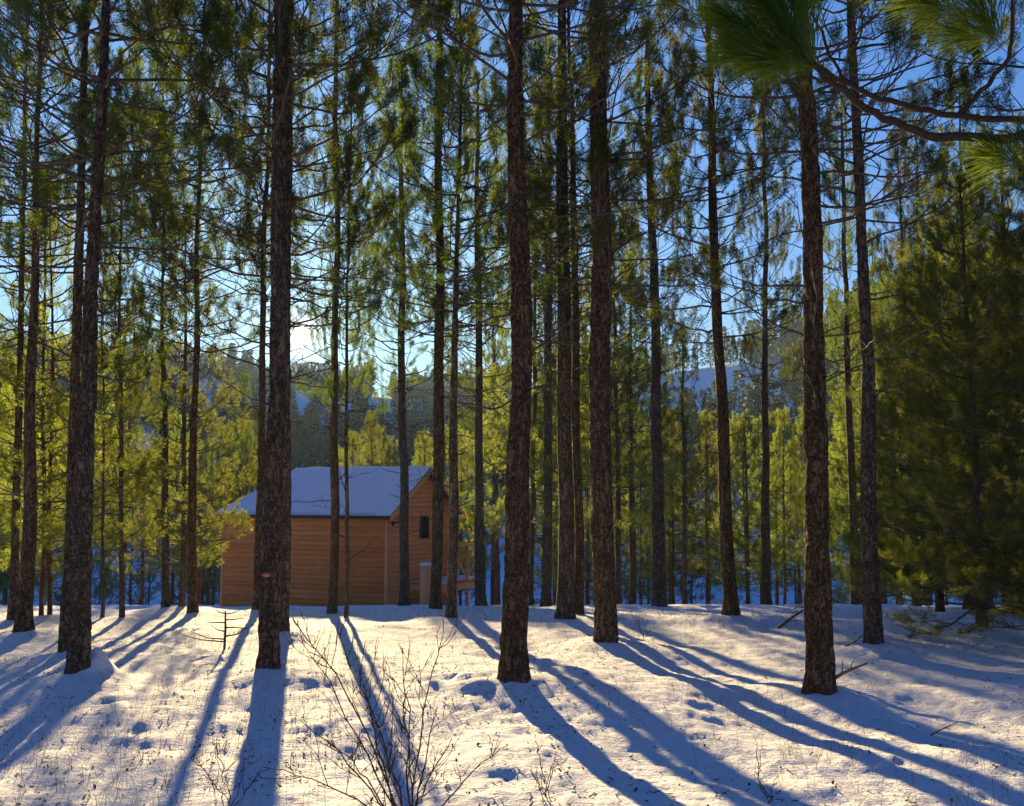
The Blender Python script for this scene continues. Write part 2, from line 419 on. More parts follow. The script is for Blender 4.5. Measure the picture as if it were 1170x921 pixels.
def crown_mesh(name, seed, H, z0, spread, whorl, per, cfg, needle, top_el=R(45), low_el=R(5)):
    rng = np.random.default_rng(seed); acc = Acc(); nd = Needles()
    z = z0; az = rng.random() * 6
    while z < H - .25:
        t = (z - z0) / (H - z0)
        k = per + rng.integers(-1, 2)
        for i in range(k):
            az += 2 * math.pi / k + rng.normal() * .3
            L = spread * (1 - t) ** .75 * rng.uniform(.65, 1.2) * (1 if t > .12 else .75) + .18
            el = low_el + (top_el - low_el) * t + rng.normal() * .12
            live_branch(acc, nd, (0, 0, z + rng.uniform(-.12, .12)), az, el, L, .008 + .0055 * L, rng, cfg)
        z += whorl * rng.uniform(.75, 1.25)
    nd.shoot(np.array([0, 0, H - .35]), np.array([0, 0, H]), cfg['n'] * 3)
    nd.emit(acc, rng, cfg['len'], cfg['w'], 1)
    o = acc.build(name, [TWIG, needle]); me = o.data; bpy.data.objects.remove(o); return me

def limb_list(seed, z0, z1, L0, L1, per_m, twigs=4.0):
    """one small mesh per dead limb, origin at the limb's root on the trunk axis"""
    rng = np.random.default_rng(seed); out = []
    n = int((z1 - z0) * per_m)
    for i in range(n):
        t = (i + rng.random()) / n; z = z0 + (z1 - z0) * t; acc = Acc()
        if rng.random() < .2:
            p, _ = bpath((0, 0, 0), rng.random() * 6.28, R(10), R(20), rng.uniform(.25, .5), 3, rng); acc.tube(p, [.014, .010, .008, .004], 4, 0)
        else:
            dead_branch(acc, (0, 0, 0), rng.random() * 2 * math.pi, R(rng.uniform(-22, 32)), (L0 + (L1 - L0) * t) * rng.uniform(.45, 1.2), .010 + .006 * t, rng, twigs)
        o = acc.build('dead_limb', [TWIG]); me = o.data; bpy.data.objects.remove(o); out.append((z, me))
    return out

CN = dict(n=105, len=.088, w=.0054, sub=4.4, t0=.32, leaf=.90, shoot=.24, up=R(34))
CM = dict(n=74, len=.092, w=.0075, sub=4.4, t0=.30, leaf=.95, shoot=.25, up=R(34))
CF = dict(n=34, len=.115, w=.012, sub=3.6, t0=.28, leaf=.95, shoot=.24, up=R(28))
CB = dict(n=100, len=.085, w=.0048, sub=5.2, t0=.22, leaf=.95, shoot=.20, up=R(14))

TALL_NEAR = [crown_mesh('crown', 10 + i, 13.5, 4.4 + .4 * i, 2.2, .50, 4, CN, NEEDLE) for i in range(3)]
TALL_MID = [crown_mesh('crown', 20 + i, 13.5, 4.7 + .5 * i, 2.0, .50, 4, CM, NEEDLE) for i in range(3)]
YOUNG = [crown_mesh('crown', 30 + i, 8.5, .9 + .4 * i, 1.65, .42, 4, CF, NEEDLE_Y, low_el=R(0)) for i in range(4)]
BUSHY = [crown_mesh('crown', 40 + i, 7.5, .45, 2.2, .33, 5, CB, NEEDLE_D, low_el=R(-6), top_el=R(35)) for i in range(2)]
LIMB_NEAR = [limb_list(50 + i, 2.3, 6.4, 1.2, 2.3, 6.5, 5.0) for i in range(3)]
LIMB_MID = [limb_list(60 + i, 1.6, 7.0, 1.0, 1.9, 5.5, 3.6) for i in range(3)]
LIMB_YOUNG = [limb_list(70 + i, .5, 2.5, .6, 1.0, 4.0, 2.5) for i in range(2)]

def trunk_mesh(path, radii, sides, step, seed, mats=BARK, disp=.010):
    """path: list of local (x,y,z); tapered with bark plates and a flared foot"""
    P = np.array(path, float); S = np.concatenate([[0], np.cumsum(np.linalg.norm(np.diff(P, axis=0), axis=1))])
    n = int(S[-1] / step) + 2; s = np.linspace(0, S[-1], n)
    # smooth interpolation of the control path
    C = np.stack([np.interp(s, S, P[:, i]) for i in range(3)], 1)
    kk = max(3, int(.8 / step) | 1); pad = kk // 2
    ker = np.ones(kk) / kk
    for i in range(3):
        e = np.concatenate([C[0, i] + (np.arange(-pad, 0)) * (C[1, i] - C[0, i]), C[:, i], C[-1, i] + (np.arange(1, pad + 1)) * (C[-1, i] - C[-2, i])])
        C[:, i] = np.convolve(e, ker, 'valid')
    C[:, 0] += .03 * vnoise(s * .6, s * 0 + seed, seed) * np.clip(s, 0, 1); C[:, 1] += .03 * vnoise(s * .5 + 40, s * 0 + seed, seed + 1)
    rad = np.interp(s, S, radii)
    h = C[:, 2]
    th = np.arange(sides) * 2 * np.pi / sides
    rr = rad[:, None] * (1 + np.exp(-np.clip(h, 0, 9) / .16)[:, None] * (.22 + .16 * np.cos(th * 3 + seed)[None] + .10 * np.cos(th * 5 + 2 * seed)[None]))
    circ = np.minimum(th, 2 * np.pi - th)
    u = th[None] * rad.mean() ; zz = h[:, None]
    def tile(f, a, b, sd):   # seam-free noise round the trunk
        return f(np.cos(th)[None] * a + 50 + zz * 0, zz * b + np.sin(th)[None] * a * 1.7, sd)
    a = rad[0] * 16
    d = 1 - np.abs(tile(vnoise, a, 3.2, seed + 3)) * 2.2
    d2 = 1 - np.abs(vnoise(np.sin(th)[None] * a * 1.3 + 11, zz * 4.1 + np.cos(th)[None] * a, seed + 5)) * 2.0
    d3 = vnoise(np.cos(th)[None] * a * 3 + 11, zz * 16 + np.sin(th)[None] * a * 3, seed + 8)
    rr = rr - disp * (np.clip(d, 0, 1) ** 2 + .8 * np.clip(d2, 0, 1) ** 2) + disp * .45 * d3
    rr = rr * (1 + .05 * vnoise(np.cos(th)[None] * 1.2 + 3, zz * 1.5 + np.sin(th)[None] * 1.2, seed + 9))
    V = np.stack([C[:, 0][:, None] + rr * np.cos(th)[None], C[:, 1][:, None] + rr * np.sin(th)[None], h[:, None] + 0 * rr], -1)
    acc = Acc()
    i = np.arange(n - 1)[:, None] * sides; j = np.arange(sides)[None]; j2 = (j + 1) % sides
    acc.add(V, np.stack([i + j, i + j2, i + sides + j2, i + sides + j], -1).reshape(-1, 4))
    acc.add(V[-1], [list(range(sides))])
    o = acc.build('trunk', mats, smooth=True); return o

def align(o, P, zref):
    """tilt a part so that its local Z follows the trunk's lean"""
    P = np.array(P); x = np.interp(zref, P[:, 2], P[:, 0]); y = np.interp(zref, P[:, 2], P[:, 1])
    o.rotation_mode = 'QUATERNION'
    return Vector((0, 0, 1)).rotation_difference(Vector((x, y, zref)))

RN = random.Random(5)
# (base px, base py, width px, [(px,py,width)...], kind, label)
TREES = [
 (90, 781, 28, [(97, 560, 22), (101, 300, 18), (120, 0, 10)], 'near', 'large dark pine with a snow lump at its foot, nearest trunk at the left'),
 (307, 776, 29, [(314, 560, 26), (316, 300, 22), (318, 0, 18)], 'near', 'thick pine standing before the cabin\'s left half, pinkish scar low on its bark'),
 (589, 789, 37, [(593, 600, 31), (593, 300, 26), (587, 0, 18)], 'near', 'thickest foreground pine in the middle, churned snow piled left of its foot'),
 (694, 742, 29, [(688, 600, 27), (687, 300, 25), (685, 0, 20)], 'near', 'straight dark pine right of the middle, its foot flared toward the snow bank'),
 (936, 797, 38, [(938, 600, 30), (926, 300, 24), (914, 60, 19)], 'near', 'big pine at the right with a broken branch lying at its foot'),
 (1000, 747, 24, [(996, 600, 20), (989, 300, 14), (977, 0, 11)], 'near', 'slimmer tall pine just behind and right of the big right-hand pine'),
 (75, 752, 16, [(80, 560, 13), (88, 300, 11), (99, 40, 8)], 'near', 'slim pine half hidden behind the large left-hand pine'),
 (27, 731, 21, [(35, 520, 15), (40, 350, 10), (48, 120, 6)], 'mid', 'leaning pine near the left edge with a stout flared foot'),
 (14, 713, 12, [(19, 560, 10), (24, 350, 7), (30, 150, 5)], 'mid', 'thin pine at the left edge, between the leaning pine and the frame'),
 (323, 727, 14, [(327, 560, 12), (330, 300, 11), (334, 0, 9)], 'near', 'narrower pine hugging the right side of the scarred pine'),
 (293, 702, 10, [(297, 560, 9), (301, 300, 7), (304, 60, 4)], 'mid', 'thin pine peeping out left of the scarred pine, against the cabin wall'),
 (379, 704, 13, [(382, 560, 11), (385, 300, 8), (387, 80, 5)], 'mid', 'slender pine crossing the middle of the cabin\'s long wall'),
 (395, 708, 6, [(396, 560, 5), (398, 400, 4), (400, 260, 3)], 'pole', 'thinnest sapling pine before the cabin roof, beside the slender one'),
 (462, 694, 14, [(461, 560, 11), (459, 300, 8), (458, 120, 4)], 'mid', 'pine standing before the cabin\'s near corner and gable'),
 (498, 697, 15, [(500, 560, 14), (503, 300, 11), (501, 40, 8)], 'mid', 'pine before the gable, between the low deck post and its twin'),
 (515, 709, 14, [(518, 560, 12), (523, 300, 6), (526, 160, 4)], 'mid', 'pine whose foot stands nearest us in front of the cabin deck'),
 (549, 695, 15, [(548, 560, 11), (546, 300, 8), (545, 120, 4)], 'mid', 'pine at the far end of the deck railing'),
 (607, 690, 7, [(609, 560, 6), (611, 400, 5), (612, 280, 3)], 'young', 'thin young pine just right of the thickest foreground pine'),
 (624, 694, 14, [(626, 560, 11), (627, 300, 9), (628, 80, 5)], 'mid', 'medium pine between the thickest pine and the paired trunks'),
 (646, 709, 23, [(646, 560, 19), (646, 300, 17), (641, 0, 11)], 'mid', 'left and stouter of the paired trunks, grass tuft at its foot'),
 (662, 706, 13, [(659, 560, 11), (655, 300, 9), (652, 80, 5)], 'mid', 'right and thinner of the paired trunks in the middle'),
 (708, 688, 8, [(706, 560, 7), (704, 420, 5), (702, 300, 3)], 'young', 'pale young pine peeping out right of the straight dark pine'),
 (754, 694, 19, [(750, 500, 14), (748, 300, 11), (741, 60, 7)], 'mid', 'lone medium pine on the crest right of the straight dark pine'),
 (783, 686, 7, [(783, 600, 6), (782, 500, 5), (781, 430, 3)], 'young', 'short pale young pine beside the lone crest pine'),
 (835, 709, 20, [(826, 500, 15), (820, 300, 12), (812, 60, 8)], 'mid', 'pine leaning left between the crest pine and the big right-hand pine'),
 (876, 686, 13, [(874, 500, 9), (874, 300, 6), (869, 100, 4)], 'mid', 'sunlit slender pine left of the big right-hand pine'),
 (977, 690, 13, [(973, 500, 9), (968, 300, 6), (965, 150, 4)], 'mid', 'reddish lit pine between the two right-hand trunks'),
 (47, 710, 6, [(48, 600, 5), (50, 450, 4), (51, 330, 3)], 'young', 'thin young pine right of the leaning left-edge pine'),
 (57, 709, 6, [(58, 600, 5), (60, 450, 4), (61, 300, 3)], 'young', 'thin young pine close before the large left-hand pine'),
 (117, 710, 5, [(116, 600, 4), (116, 480, 3), (116, 380, 2)], 'young', 'very thin sunlit young pine right of the large left-hand pine'),
 (140, 710, 7, [(138, 600, 6), (137, 450, 5), (137, 300, 3)], 'pole', 'thin straight pole pine with bare side twigs, left of the cabin'),
 (189, 700, 11, [(188, 600, 9), (188, 420, 6), (188, 300, 3)], 'mid', 'dark pine halfway between the pole pine and the cabin'),
 (207, 699, 8, [(208, 600, 7), (209, 450, 5), (211, 330, 3)], 'young', 'thin pine tucked left of the trunk nearest the cabin'),
 (219, 703, 13, [(221, 560, 10), (225, 350, 7), (228, 160, 4)], 'mid', 'pine nearest the cabin\'s left end, long shadow toward us'),
]
placed = []
for i, (bx, by, bw, ups, kind, label) in enumerate(TREES):
    b = on_ground(bx, by)
    if 370 < bx < 560 and b.y > 24.5:
        b = at(bx, by, 24.5 + 1.2 * (bx > 540))
    if b.y > 29.5: b = at(bx, by, 28.5 + (i % 4) * .8)
    d = b.y; print(i, bx, round(d, 1), round(bw * d / F, 2))
    placed.append((b, d))
    wm = bw * d / F
    MOUNDS.append((b.x + .05, b.y + .05, .09 if by > 720 else .04, wm * 1.5 + .12))
for (px, py, h, r) in [(505, 790, .04, .22), (530, 783, .05, .14), (548, 790, .04, .12), (488, 786, .03, .15), (518, 776, .03, .12), (110, 778, .22, .13), (99, 762, .12, .10), (640, 770, .05, .25), (700, 735, .06, .3), (960, 690, .2, .6), (965, 705, .15, .5),(1050,720,.12,.8),(820,765,-.06,.8),(880,800,-.10,.5)]:
    b = on_ground(px, py); MOUNDS.append((b.x, b.y, h, r))

rl_ = random.Random(9)
for k in range(22):
    b = on_ground(rl_.uniform(492, 572), rl_.uniform(772, 800)); MOUNDS.append((b.x, b.y, rl_.uniform(.012, .03), rl_.uniform(.06, .11)))
for k in range(26):
    b = on_ground(rl_.uniform(60, 1150), rl_.uniform(740, 900)); MOUNDS.append((b.x, b.y, rl_.choice([-.012, .012]), rl_.uniform(.06, .12)))

def make_tree(i, spec, b, d):
    bx, by, bw, ups, kind, label = spec
    gz = G(b.x, b.y)
    root = empty('pine_tree', (b.x, b.y, gz)); tag(root, label, 'tree', 'pine trees standing on the snow')
    r0 = bw * d / F / 2 * (.84)
    path = [(0, 0, -.35), (0, 0, 0)]; rad = [r0 * 1.0, r0]
    for (px, py, wpx) in ups:
        p = at(px, py, d); path.append((p.x - b.x, 0, p.z - gz)); rad.append(wpx * d / F / 2 * .92)
    zl = path[-1][2]
    slope = (path[-1][0] - path[2][0]) / max(.5, zl - path[2][2])
    rl = rad[-1]
    H = {'near': 13.5, 'mid': 12.5, 'young': zl + 1.6, 'pole': zl + 2.5}[kind]
    H = max(H, zl + 1.0)
    path.append((path[-1][0] + slope * .5 * (H - zl), 0, H)); rad.append(.012)
    dyl = RN.uniform(-.02, .02)
    path = [(x, max(z, 0) * dyl, z) for (x, y, z) in path]
    big = bw > 26
    t = trunk_mesh(path, rad, 56 if big else (30 if kind == 'near' else 16), .03 if big else (.05 if kind == 'near' else .12), i * 7 + 1,
                   BARK_BROWN if kind == 'young' else BARK, (.020 if big else .012 if kind == 'near' else .006))
    t.parent = root
    rot = align(t, path, min(7, H * .6))
    def limbs(lst, f, kz=1.0):
        from mathutils import Quaternion
        P = np.array(path); q = rot @ Quaternion((0, 0, 1), RN.uniform(0, 6.28))
        for (z, me) in lst:
            z = z * kz
            o = bpy.data.objects.new('dead_limb', me); COL.objects.link(o); o.parent = root
            o.rotation_mode = 'QUATERNION'; o.rotation_quaternion = q; o.scale = (f, f, f)
            o.location = (np.interp(z, P[:, 2], P[:, 0]), np.interp(z, P[:, 2], P[:, 1]), z)
    def part(me, name, s, kz=None):
        o = bpy.data.objects.new(name, me); COL.objects.link(o); o.parent = root
        o.rotation_mode = 'QUATERNION'; from mathutils import Quaternion
        o.rotation_quaternion = rot @ Quaternion((0, 0, 1), RN.uniform(0, 6.28)); o.scale = (s[0], s[0], s[1]); return o
    if kind == 'near':
        part(TALL_NEAR[i % 3], 'crown', (RN.uniform(.92, 1.1), H / 13.6)); limbs(LIMB_NEAR[i % 3], 1)
    elif kind == 'mid':
        f = min(1.0, .55 + bw / 36)
        part(TALL_MID[i % 3], 'crown', (f * RN.uniform(.9, 1.1), H / 13.6)); limbs(LIMB_MID[i % 3], f)
    elif kind == 'young':
        part(YOUNG[i % 4], 'crown', (H / 8.5 * .95, H / 8.55))
    else:
        limbs(LIMB_YOUNG[i % 2], 1.0, 1.4); part(TALL_MID[i % 3], 'crown', (.45, H / 13.6))
    return root
roots = []
for i, spec in enumerate(TREES):
    roots.append(make_tree(i, spec, *placed[i]))

# pinkish scar on the second tree
def scar(root, px, py, d):
    p = at(px, py, d - .155); acc = Acc()
    rng = np.random.default_rng(3); n = 14
    th = np.arange(n) / n * 6.283
    rim = np.stack([.048 * np.cos(th) * rng.uniform(.7, 1.2, n), .01 * np.ones(n), .020 * np.sin(th) * rng.uniform(.7, 1.2, n)], 1)
    rim2 = rim * .7; rim2[:, 1] = -.016
    V = np.concatenate([rim, rim2]); q = [[k, (k + 1) % n, n + (k + 1) % n, n + k] for k in range(n)]
    acc.add(V, q); acc.add(rim2, [list(range(n))])
    o = acc.build('bark_scar', SCAR, root); o.location = p - root.location
    return o
scar(roots[1], 304, 657, placed[1][1])

# ------------------------------------------------------------------ more pines behind
def trunk_std(H, r, seed, m, lean=0):
    path = [(0, 0, -.4), (0, 0, 0), (lean * H * .4, 0, H * .4), (lean * H, 0, H)]
    o = trunk_mesh(path, [r * 1.05, r, r * .75, .012], 12, .2, seed, m, .006); me = o.data; bpy.data.objects.remove(o); return me
YT = [trunk_std(8.5, .075, 200 + i, BARK_BROWN) for i in range(2)]
TT = [trunk_std(13.5, .13, 210 + i, BARK) for i in range(2)]
BT = [trunk_std(7.5, .09, 220 + i, BARK_BROWN) for i in range(2)]
used = [(b.x, b.y) for b, d in placed]
def stand(kind, x, y, s, label, group, parts, rz=None, sxy=None):
    root = empty('pine_tree', (x, y, G(x, y) - .05)); tag(root, label, 'tree', group)
    rz = RN.uniform(0, 6.28) if rz is None else rz
    root.rotation_euler = (RN.uniform(-.02, .02), RN.uniform(-.02, .02), rz); sx = sxy or s
    root.scale = (sx, sx, s)
    for nm, me in parts:
        o = bpy.data.objects.new(nm, me); COL.objects.link(o); o.parent = root
    used.append((x, y)); return root

def free(x, y, m):
    return all((x - a) ** 2 + (y - b) ** 2 > m * m for a, b in used)
def pxof(x, y, z=0): return 585 + F * x / y / 1.0

# sun corridor helper: keep the direct line to the sun clear
def near_sunline(x, y, m):
    # distance of (x,y) from the line camera -> sun azimuth
    s, c = math.sin(AZ), math.cos(AZ)
    return abs(x * c - y * s) < m and y > 0

zones = [(-60, 250, 'young sunlit pine in the thicket left of the cabin'),
         (250, 560, 'young sunlit pine growing on the slope behind the cabin'),
         (560, 800, 'young sunlit pine behind the middle trunks on the slope'),
         (800, 1240, 'young sunlit pine in the thicket beyond the right-hand trunks')]
cnt = 0; tries = 0
rr_ = random.Random(21)
while cnt < 100 and tries < 9000:
    tries += 1
    y = 30 + 38 * rr_.random(); px = rr_.uniform(-60, 1240) if rr_.random() < .85 else rr_.uniform(230, 560); x = (px - 585) / F * y
    if 225 < px < 570 and y < 36: continue
    if not free(x, y, 1.6): continue
    if near_sunline(x, y, 1.8): continue
    if 120 < px < 200 and rr_.random() < .5: continue
    if 540 < px < 600 and y > 33 and rr_.random() < .6: continue
    H = rr_.uniform(6.5, 8.5 + (y - 30) * .16)
    gz = G(x, y)
    if 150 < px < 640:       # the gap through which the low sun reaches the clearing
        H = min(H, -.3 + .164 * (y - 14.0) - gz)
        if H < 4.2: continue
        if rr_.random() < .25: continue
    if 720 < px < 905: H = min(H, 1.5 + (HZ - 475) / F * y - gz)
    lab = [z for z in zones if z[0] <= px < z[1]][0][2]
    k = rr_.randrange(4)
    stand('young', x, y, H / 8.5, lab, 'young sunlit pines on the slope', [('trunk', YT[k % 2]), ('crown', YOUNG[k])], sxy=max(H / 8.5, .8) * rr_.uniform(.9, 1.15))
    cnt += 1
cnt2 = 0; tries = 0
while cnt2 < 30 and tries < 5000:
    tries += 1
    y = 30 + 36 * rr_.random(); px = rr_.uniform(-80, 1260); x = (px - 585) / F * y
    if 225 < px < 570 and y < 37: continue
    if 725 < px < 900: continue
    if 150 < px < 560 and (y < 50 or rr_.random() < .3): continue
    if not free(x, y, 1.3) or near_sunline(x, y, 1.9): continue
    k = rr_.randrange(3)
    side = 'left' if px < 250 else ('middle' if px < 800 else 'right')
    stand('tall', x, y, rr_.uniform(.85, 1.15), {'left': 'tall thin-crowned pine far back in the left of the wood', 'middle': 'tall thin-crowned pine far back behind the middle trunks', 'right': 'tall thin-crowned pine far back in the right of the wood'}[side],
          'tall pines at the back of the wood', [('trunk', TT[k % 2]), ('crown', TALL_MID[k])])
    cnt2 += 1
for (px, y, lab) in [(1275, 10.5, 'tall pine just outside the right edge, its limbs reaching into the upper right'), (1120, 24, 'tall pine rising behind the bushy evergreens at the right'), (1040, 27, 'tall pine back between the bushy evergreens and the slimmer right-hand pine'),
                     (1480, 16, 'pine standing well outside the right edge')]:
    x = (px - 585) / F * y; k = rr_.randrange(3)
    stand('tall', x, y, 1.0, lab, 'pine trees standing on the snow', [('trunk', TT[k % 2]), ('crown', TALL_NEAR[k])])
print('young', cnt, 'tall', cnt2)
c3 = 0; tries = 0
while c3 < 12 and tries < 3000:
    tries += 1
    y = 26 + 20 * rr_.random(); px = rr_.uniform(560, 720) if rr_.random() < .4 else rr_.uniform(900, 1250); x = (px - 585) / F * y
    if not free(x, y, 1.2): continue
    k = rr_.randrange(3); side = 'middle' if px < 800 else 'right'
    stand('tall', x, y, rr_.uniform(.9, 1.15), {'middle': 'tall thin-crowned pine far back behind the middle trunks', 'right': 'tall thin-crowned pine far back in the right of the wood'}[side],
          'tall pines at the back of the wood', [('trunk', TT[k % 2]), ('crown', TALL_MID[k])])
    c3 += 1
# the wood goes on around the viewer: unseen pines added to cut skylight
c4 = 0; tries = 0
while c4 < 38 and tries < 4000:
    tries += 1
    y = rr_.uniform(-26, 16); x = rr_.uniform(-24, 24)
    if abs(x) < 2.2 and y > -5: continue
    if y > 0 and abs(x) < (y * .62 + 3.0): continue
    if math.hypot(x, y) < 4.0 or not free(x, y, 2.4): continue
    k = rr_.randrange(3)
    stand('tall', x, y, rr_.uniform(.9, 1.1), 'unseen pine of the same wood, added beside or behind the viewer to block skylight', 'unseen pines added to block skylight', [('trunk', TT[k % 2]), ('crown', TALL_MID[k])])
    c4 += 1
# bushy evergreens at the right edge
for (px, dpt, s, lab) in [(1112, 12.5, .80, 'bushy dark evergreen at the right edge with boughs down to the snow'),
                          (1222, 10.5, .78, 'dense evergreen cut by the right edge of the photo, nearest of the bushy ones'),
                          (1066, 18.5, .90, 'bushy evergreen with yellow-lit boughs behind the dark one at the right'),
                          (1155, 16.5, 1.12, 'tall bushy evergreen at the back of the right-edge clump'),
                          (1300, 14.5, 1.05, 'bushy evergreen just outside the right edge'),
                          (1100, 20.5, 1.25, 'tall bushy evergreen rising highest behind the right-hand clump')]:
    x = (px - 585) / F * dpt
    stand('bushy', x, dpt, s, lab, 'bushy evergreens at the right edge', [('trunk', BT[0]), ('crown', BUSHY[RN.randrange(2)])])

# ------------------------------------------------------------------ ground sheet
rs = [.35]
while rs[-1] < 1700: rs.append(rs[-1] * (1.0095 if rs[-1] < 60 else 1.03))
rs = np.array(rs)
a1 = np.radians(np.arange(-42, 42.01, .17)); a2 = np.radians(np.arange(44, 316, 3.0))
aa = np.concatenate([a1, a2]); K = len(aa)
X = rs[:, None] * np.sin(aa)[None]; Y = rs[:, None] * np.cos(aa)[None]
Z = ground(X, Y)
acc = Acc(); V = np.stack([X, Y, Z], -1)
i = np.arange(len(rs) - 1)[:, None] * K; j = np.arange(K)[None]; j2 = (j + 1) % K
acc.add(V, np.stack([i + j, i + K + j, i + K + j2, i + j2], -1).reshape(-1, 4))
c0 = np.concatenate([[[0, 0, G(0, 0)]], V[0]]); acc.add(c0, [[0, 1 + k, 1 + (k + 1) % K] for k in range(K)])
gr = acc.build('ground', SNOW, smooth=True); tag(gr, kind='structure')
print('ground verts', len(gr.data.vertices))

# ------------------------------------------------------------------ far hillside wood
rng = np.random.default_rng(77)
tmpl = []
for k in range(4):
    a = Acc(); rg = np.random.default_rng(90 + k); nd = Needles()
    for z in np.linspace(.10, .98, 15):
        Rr = .25 * (1 - z) ** 1.0 + .012
        for q in range(8):
            az = rg.random() * 6.28; d = dirv(az, R(rg.uniform(-5, 30))); L = Rr * rg.uniform(.6, 1.15)
            s = np.array([0, 0, z]) + d * L * .35
            nd.shoot(s, np.array([0, 0, z]) + d * L, 3)
    nd.emit(a, rg, .085, .042, 0, (15, 60))
    a.tube(np.array([[0, 0, -.05], [0, 0, .5], [0, 0, .98]]), [.016, .010, .003], 4, 1)
    tmpl.append((a.v, a.f, a.m))
clear = [(830, 440, 75, 20), (765, 462, 40, 14), (148, 520, 34, 18), (172, 505, 22, 9), (435, 455, 12, 5)]
acc = Acc(); n = 0; tries = 0
while n < 3000 and tries < 60000:
    tries += 1
    px = rng.uniform(-450, 1600); x_ = (px - 585) / F
    rmax = np.interp(px, [0, 600, 1000, 1300], [460, 430, 290, 240])
    r = math.sqrt(rng.uniform(100 ** 2, rmax ** 2)); y = r / math.hypot(1, x_); x = x_ * y
    z = float(ground(np.array([x]), np.array([y]), False)[0])
    py = HZ - (z - CAMZ) / y * F
    H = rng.uniform(7, 13); tpy = py - H / y * F
    if r < 125 and rng.random() < .75: continue
    bad = False
    for (cx, cyy, rx, ry) in clear:
        if abs(px - cx) < rx and cyy - ry - 2 < py < cyy + ry + 30 and ((px - cx) / rx) ** 2 + (max(0, cyy - py) / ry) ** 2 < 1: bad = True
    if bad: continue
    if abs(px - 350) < 42 and tpy < 412: continue
    if 800 < px < 900 and 470 < py < 640 and rng.random() < .4: continue
    vv, ff, mm = tmpl[n % 4]; ca, sa = math.cos(n * 1.7), math.sin(n * 1.7); wd = H * rng.uniform(.8, 1.15)
    off = 0
    for v, f, m_ in zip(vv, ff, mm):
        p = np.stack([(v[:, 0] * ca - v[:, 1] * sa) * wd + x, (v[:, 0] * sa + v[:, 1] * ca) * wd + y, v[:, 2] * H + z], 1)
        acc.v.append(p); acc.f.append(f + acc.n); acc.m.append(m_)
    acc.n += sum(len(v) for v in vv)
    n += 1
print('far trees', n)
fo = acc.build('hillside_forest', [FARNEEDLE, BARK]); tag(fo, 'dark evergreen wood covering the hills across the valley', 'forest', kind='stuff')

# ------------------------------------------------------------------ cabin
TH = math.asin(.425); gv = np.array([.425, .905, 0]); lv = np.array([-.905, .425, 0])     # gable dir, long-wall dir
LW, GW = 6.05, 4.2
C0 = np.array([-3.61, 28.0, 0]); ZB, ZE, ZR = -2.75, .93, 2.26
cab = empty('wooden_cabin', (C0[0], C0[1], -1.9))
cab.rotation_euler = (0, 0, math.atan2(-lv[1], -lv[0]))      # local -X runs along the long wall, +Y along the gable
tag(cab, 'small orange timber cabin with snow on its roof, behind the trunks', 'cabin')
zb, ze, zr = ZB + 1.9, ZE + 1.9, ZR + 1.9
def boards(acc, ax, x0, x1, fixed, out, z0, z1, clip=None, pitch=.145):
    """overlapping horizontal boards with a lapped edge; ax 0: run along X, 1: along Y"""
    z = math.floor(z0 / pitch) * pitch
    while z < z1:
        za, zc = z, min(z + pitch, z1 + .0)
        a, b = (x0, x1)
        if clip:
            a2, b2 = clip(za + .02); a3, b3 = clip(zc)
            if b2 - a2 < .05: break
        else: a2, b2, a3, b3 = a, b, a, b
        lo, hi = out * .034, out * .018
        def P(t, off, zz): return (t, fixed + off, zz) if ax == 0 else (fixed + off, t, zz)
        V = [P(a2, lo, za), P(b2, lo, za), P(b3, hi, zc), P(a3, hi, zc), P(a2, 0, za), P(b2, 0, za), P(b3, 0, zc), P(a3, 0, zc)]
        acc.add(V, [[0, 1, 2, 3], [7, 6, 5, 4], [0, 4, 5, 1], [3, 2, 6, 7], [0, 3, 7, 4], [1, 5, 6, 2]])
        z += pitch
a = Acc(); boards(a, 0, -LW + .04, -.04, 0, -1, zb, ze); a.build('wall', WOOD_A, cab)
a = Acc(); boards(a, 0, -LW + .04, -.04, GW, 1, zb, ze); a.build('wall', WOOD_A, cab)
def gclip(z):
    if z <= ze: return (.04, GW - .04)
    t = (z - ze) / (zr - ze) * GW / 2; return (.04 + t, GW - .04 - t)
a = Acc(); boards(a, 1, 0, 0, 0, 1, zb, zr - .05, gclip); a.build('gable_wall', WOOD_B, cab)
a = Acc(); boards(a, 1, .04, GW - .04, -LW, -1, zb, ze); a.build('wall', WOOD_A, cab)
for (x, y) in [(0, 0), (-LW, 0), (0, GW), (-LW, GW)]:
    a = Acc(); a.box((x, y, (zb + ze) / 2), (.075, .075, ze - zb)); a.build('corner_post', WOOD_T, cab)
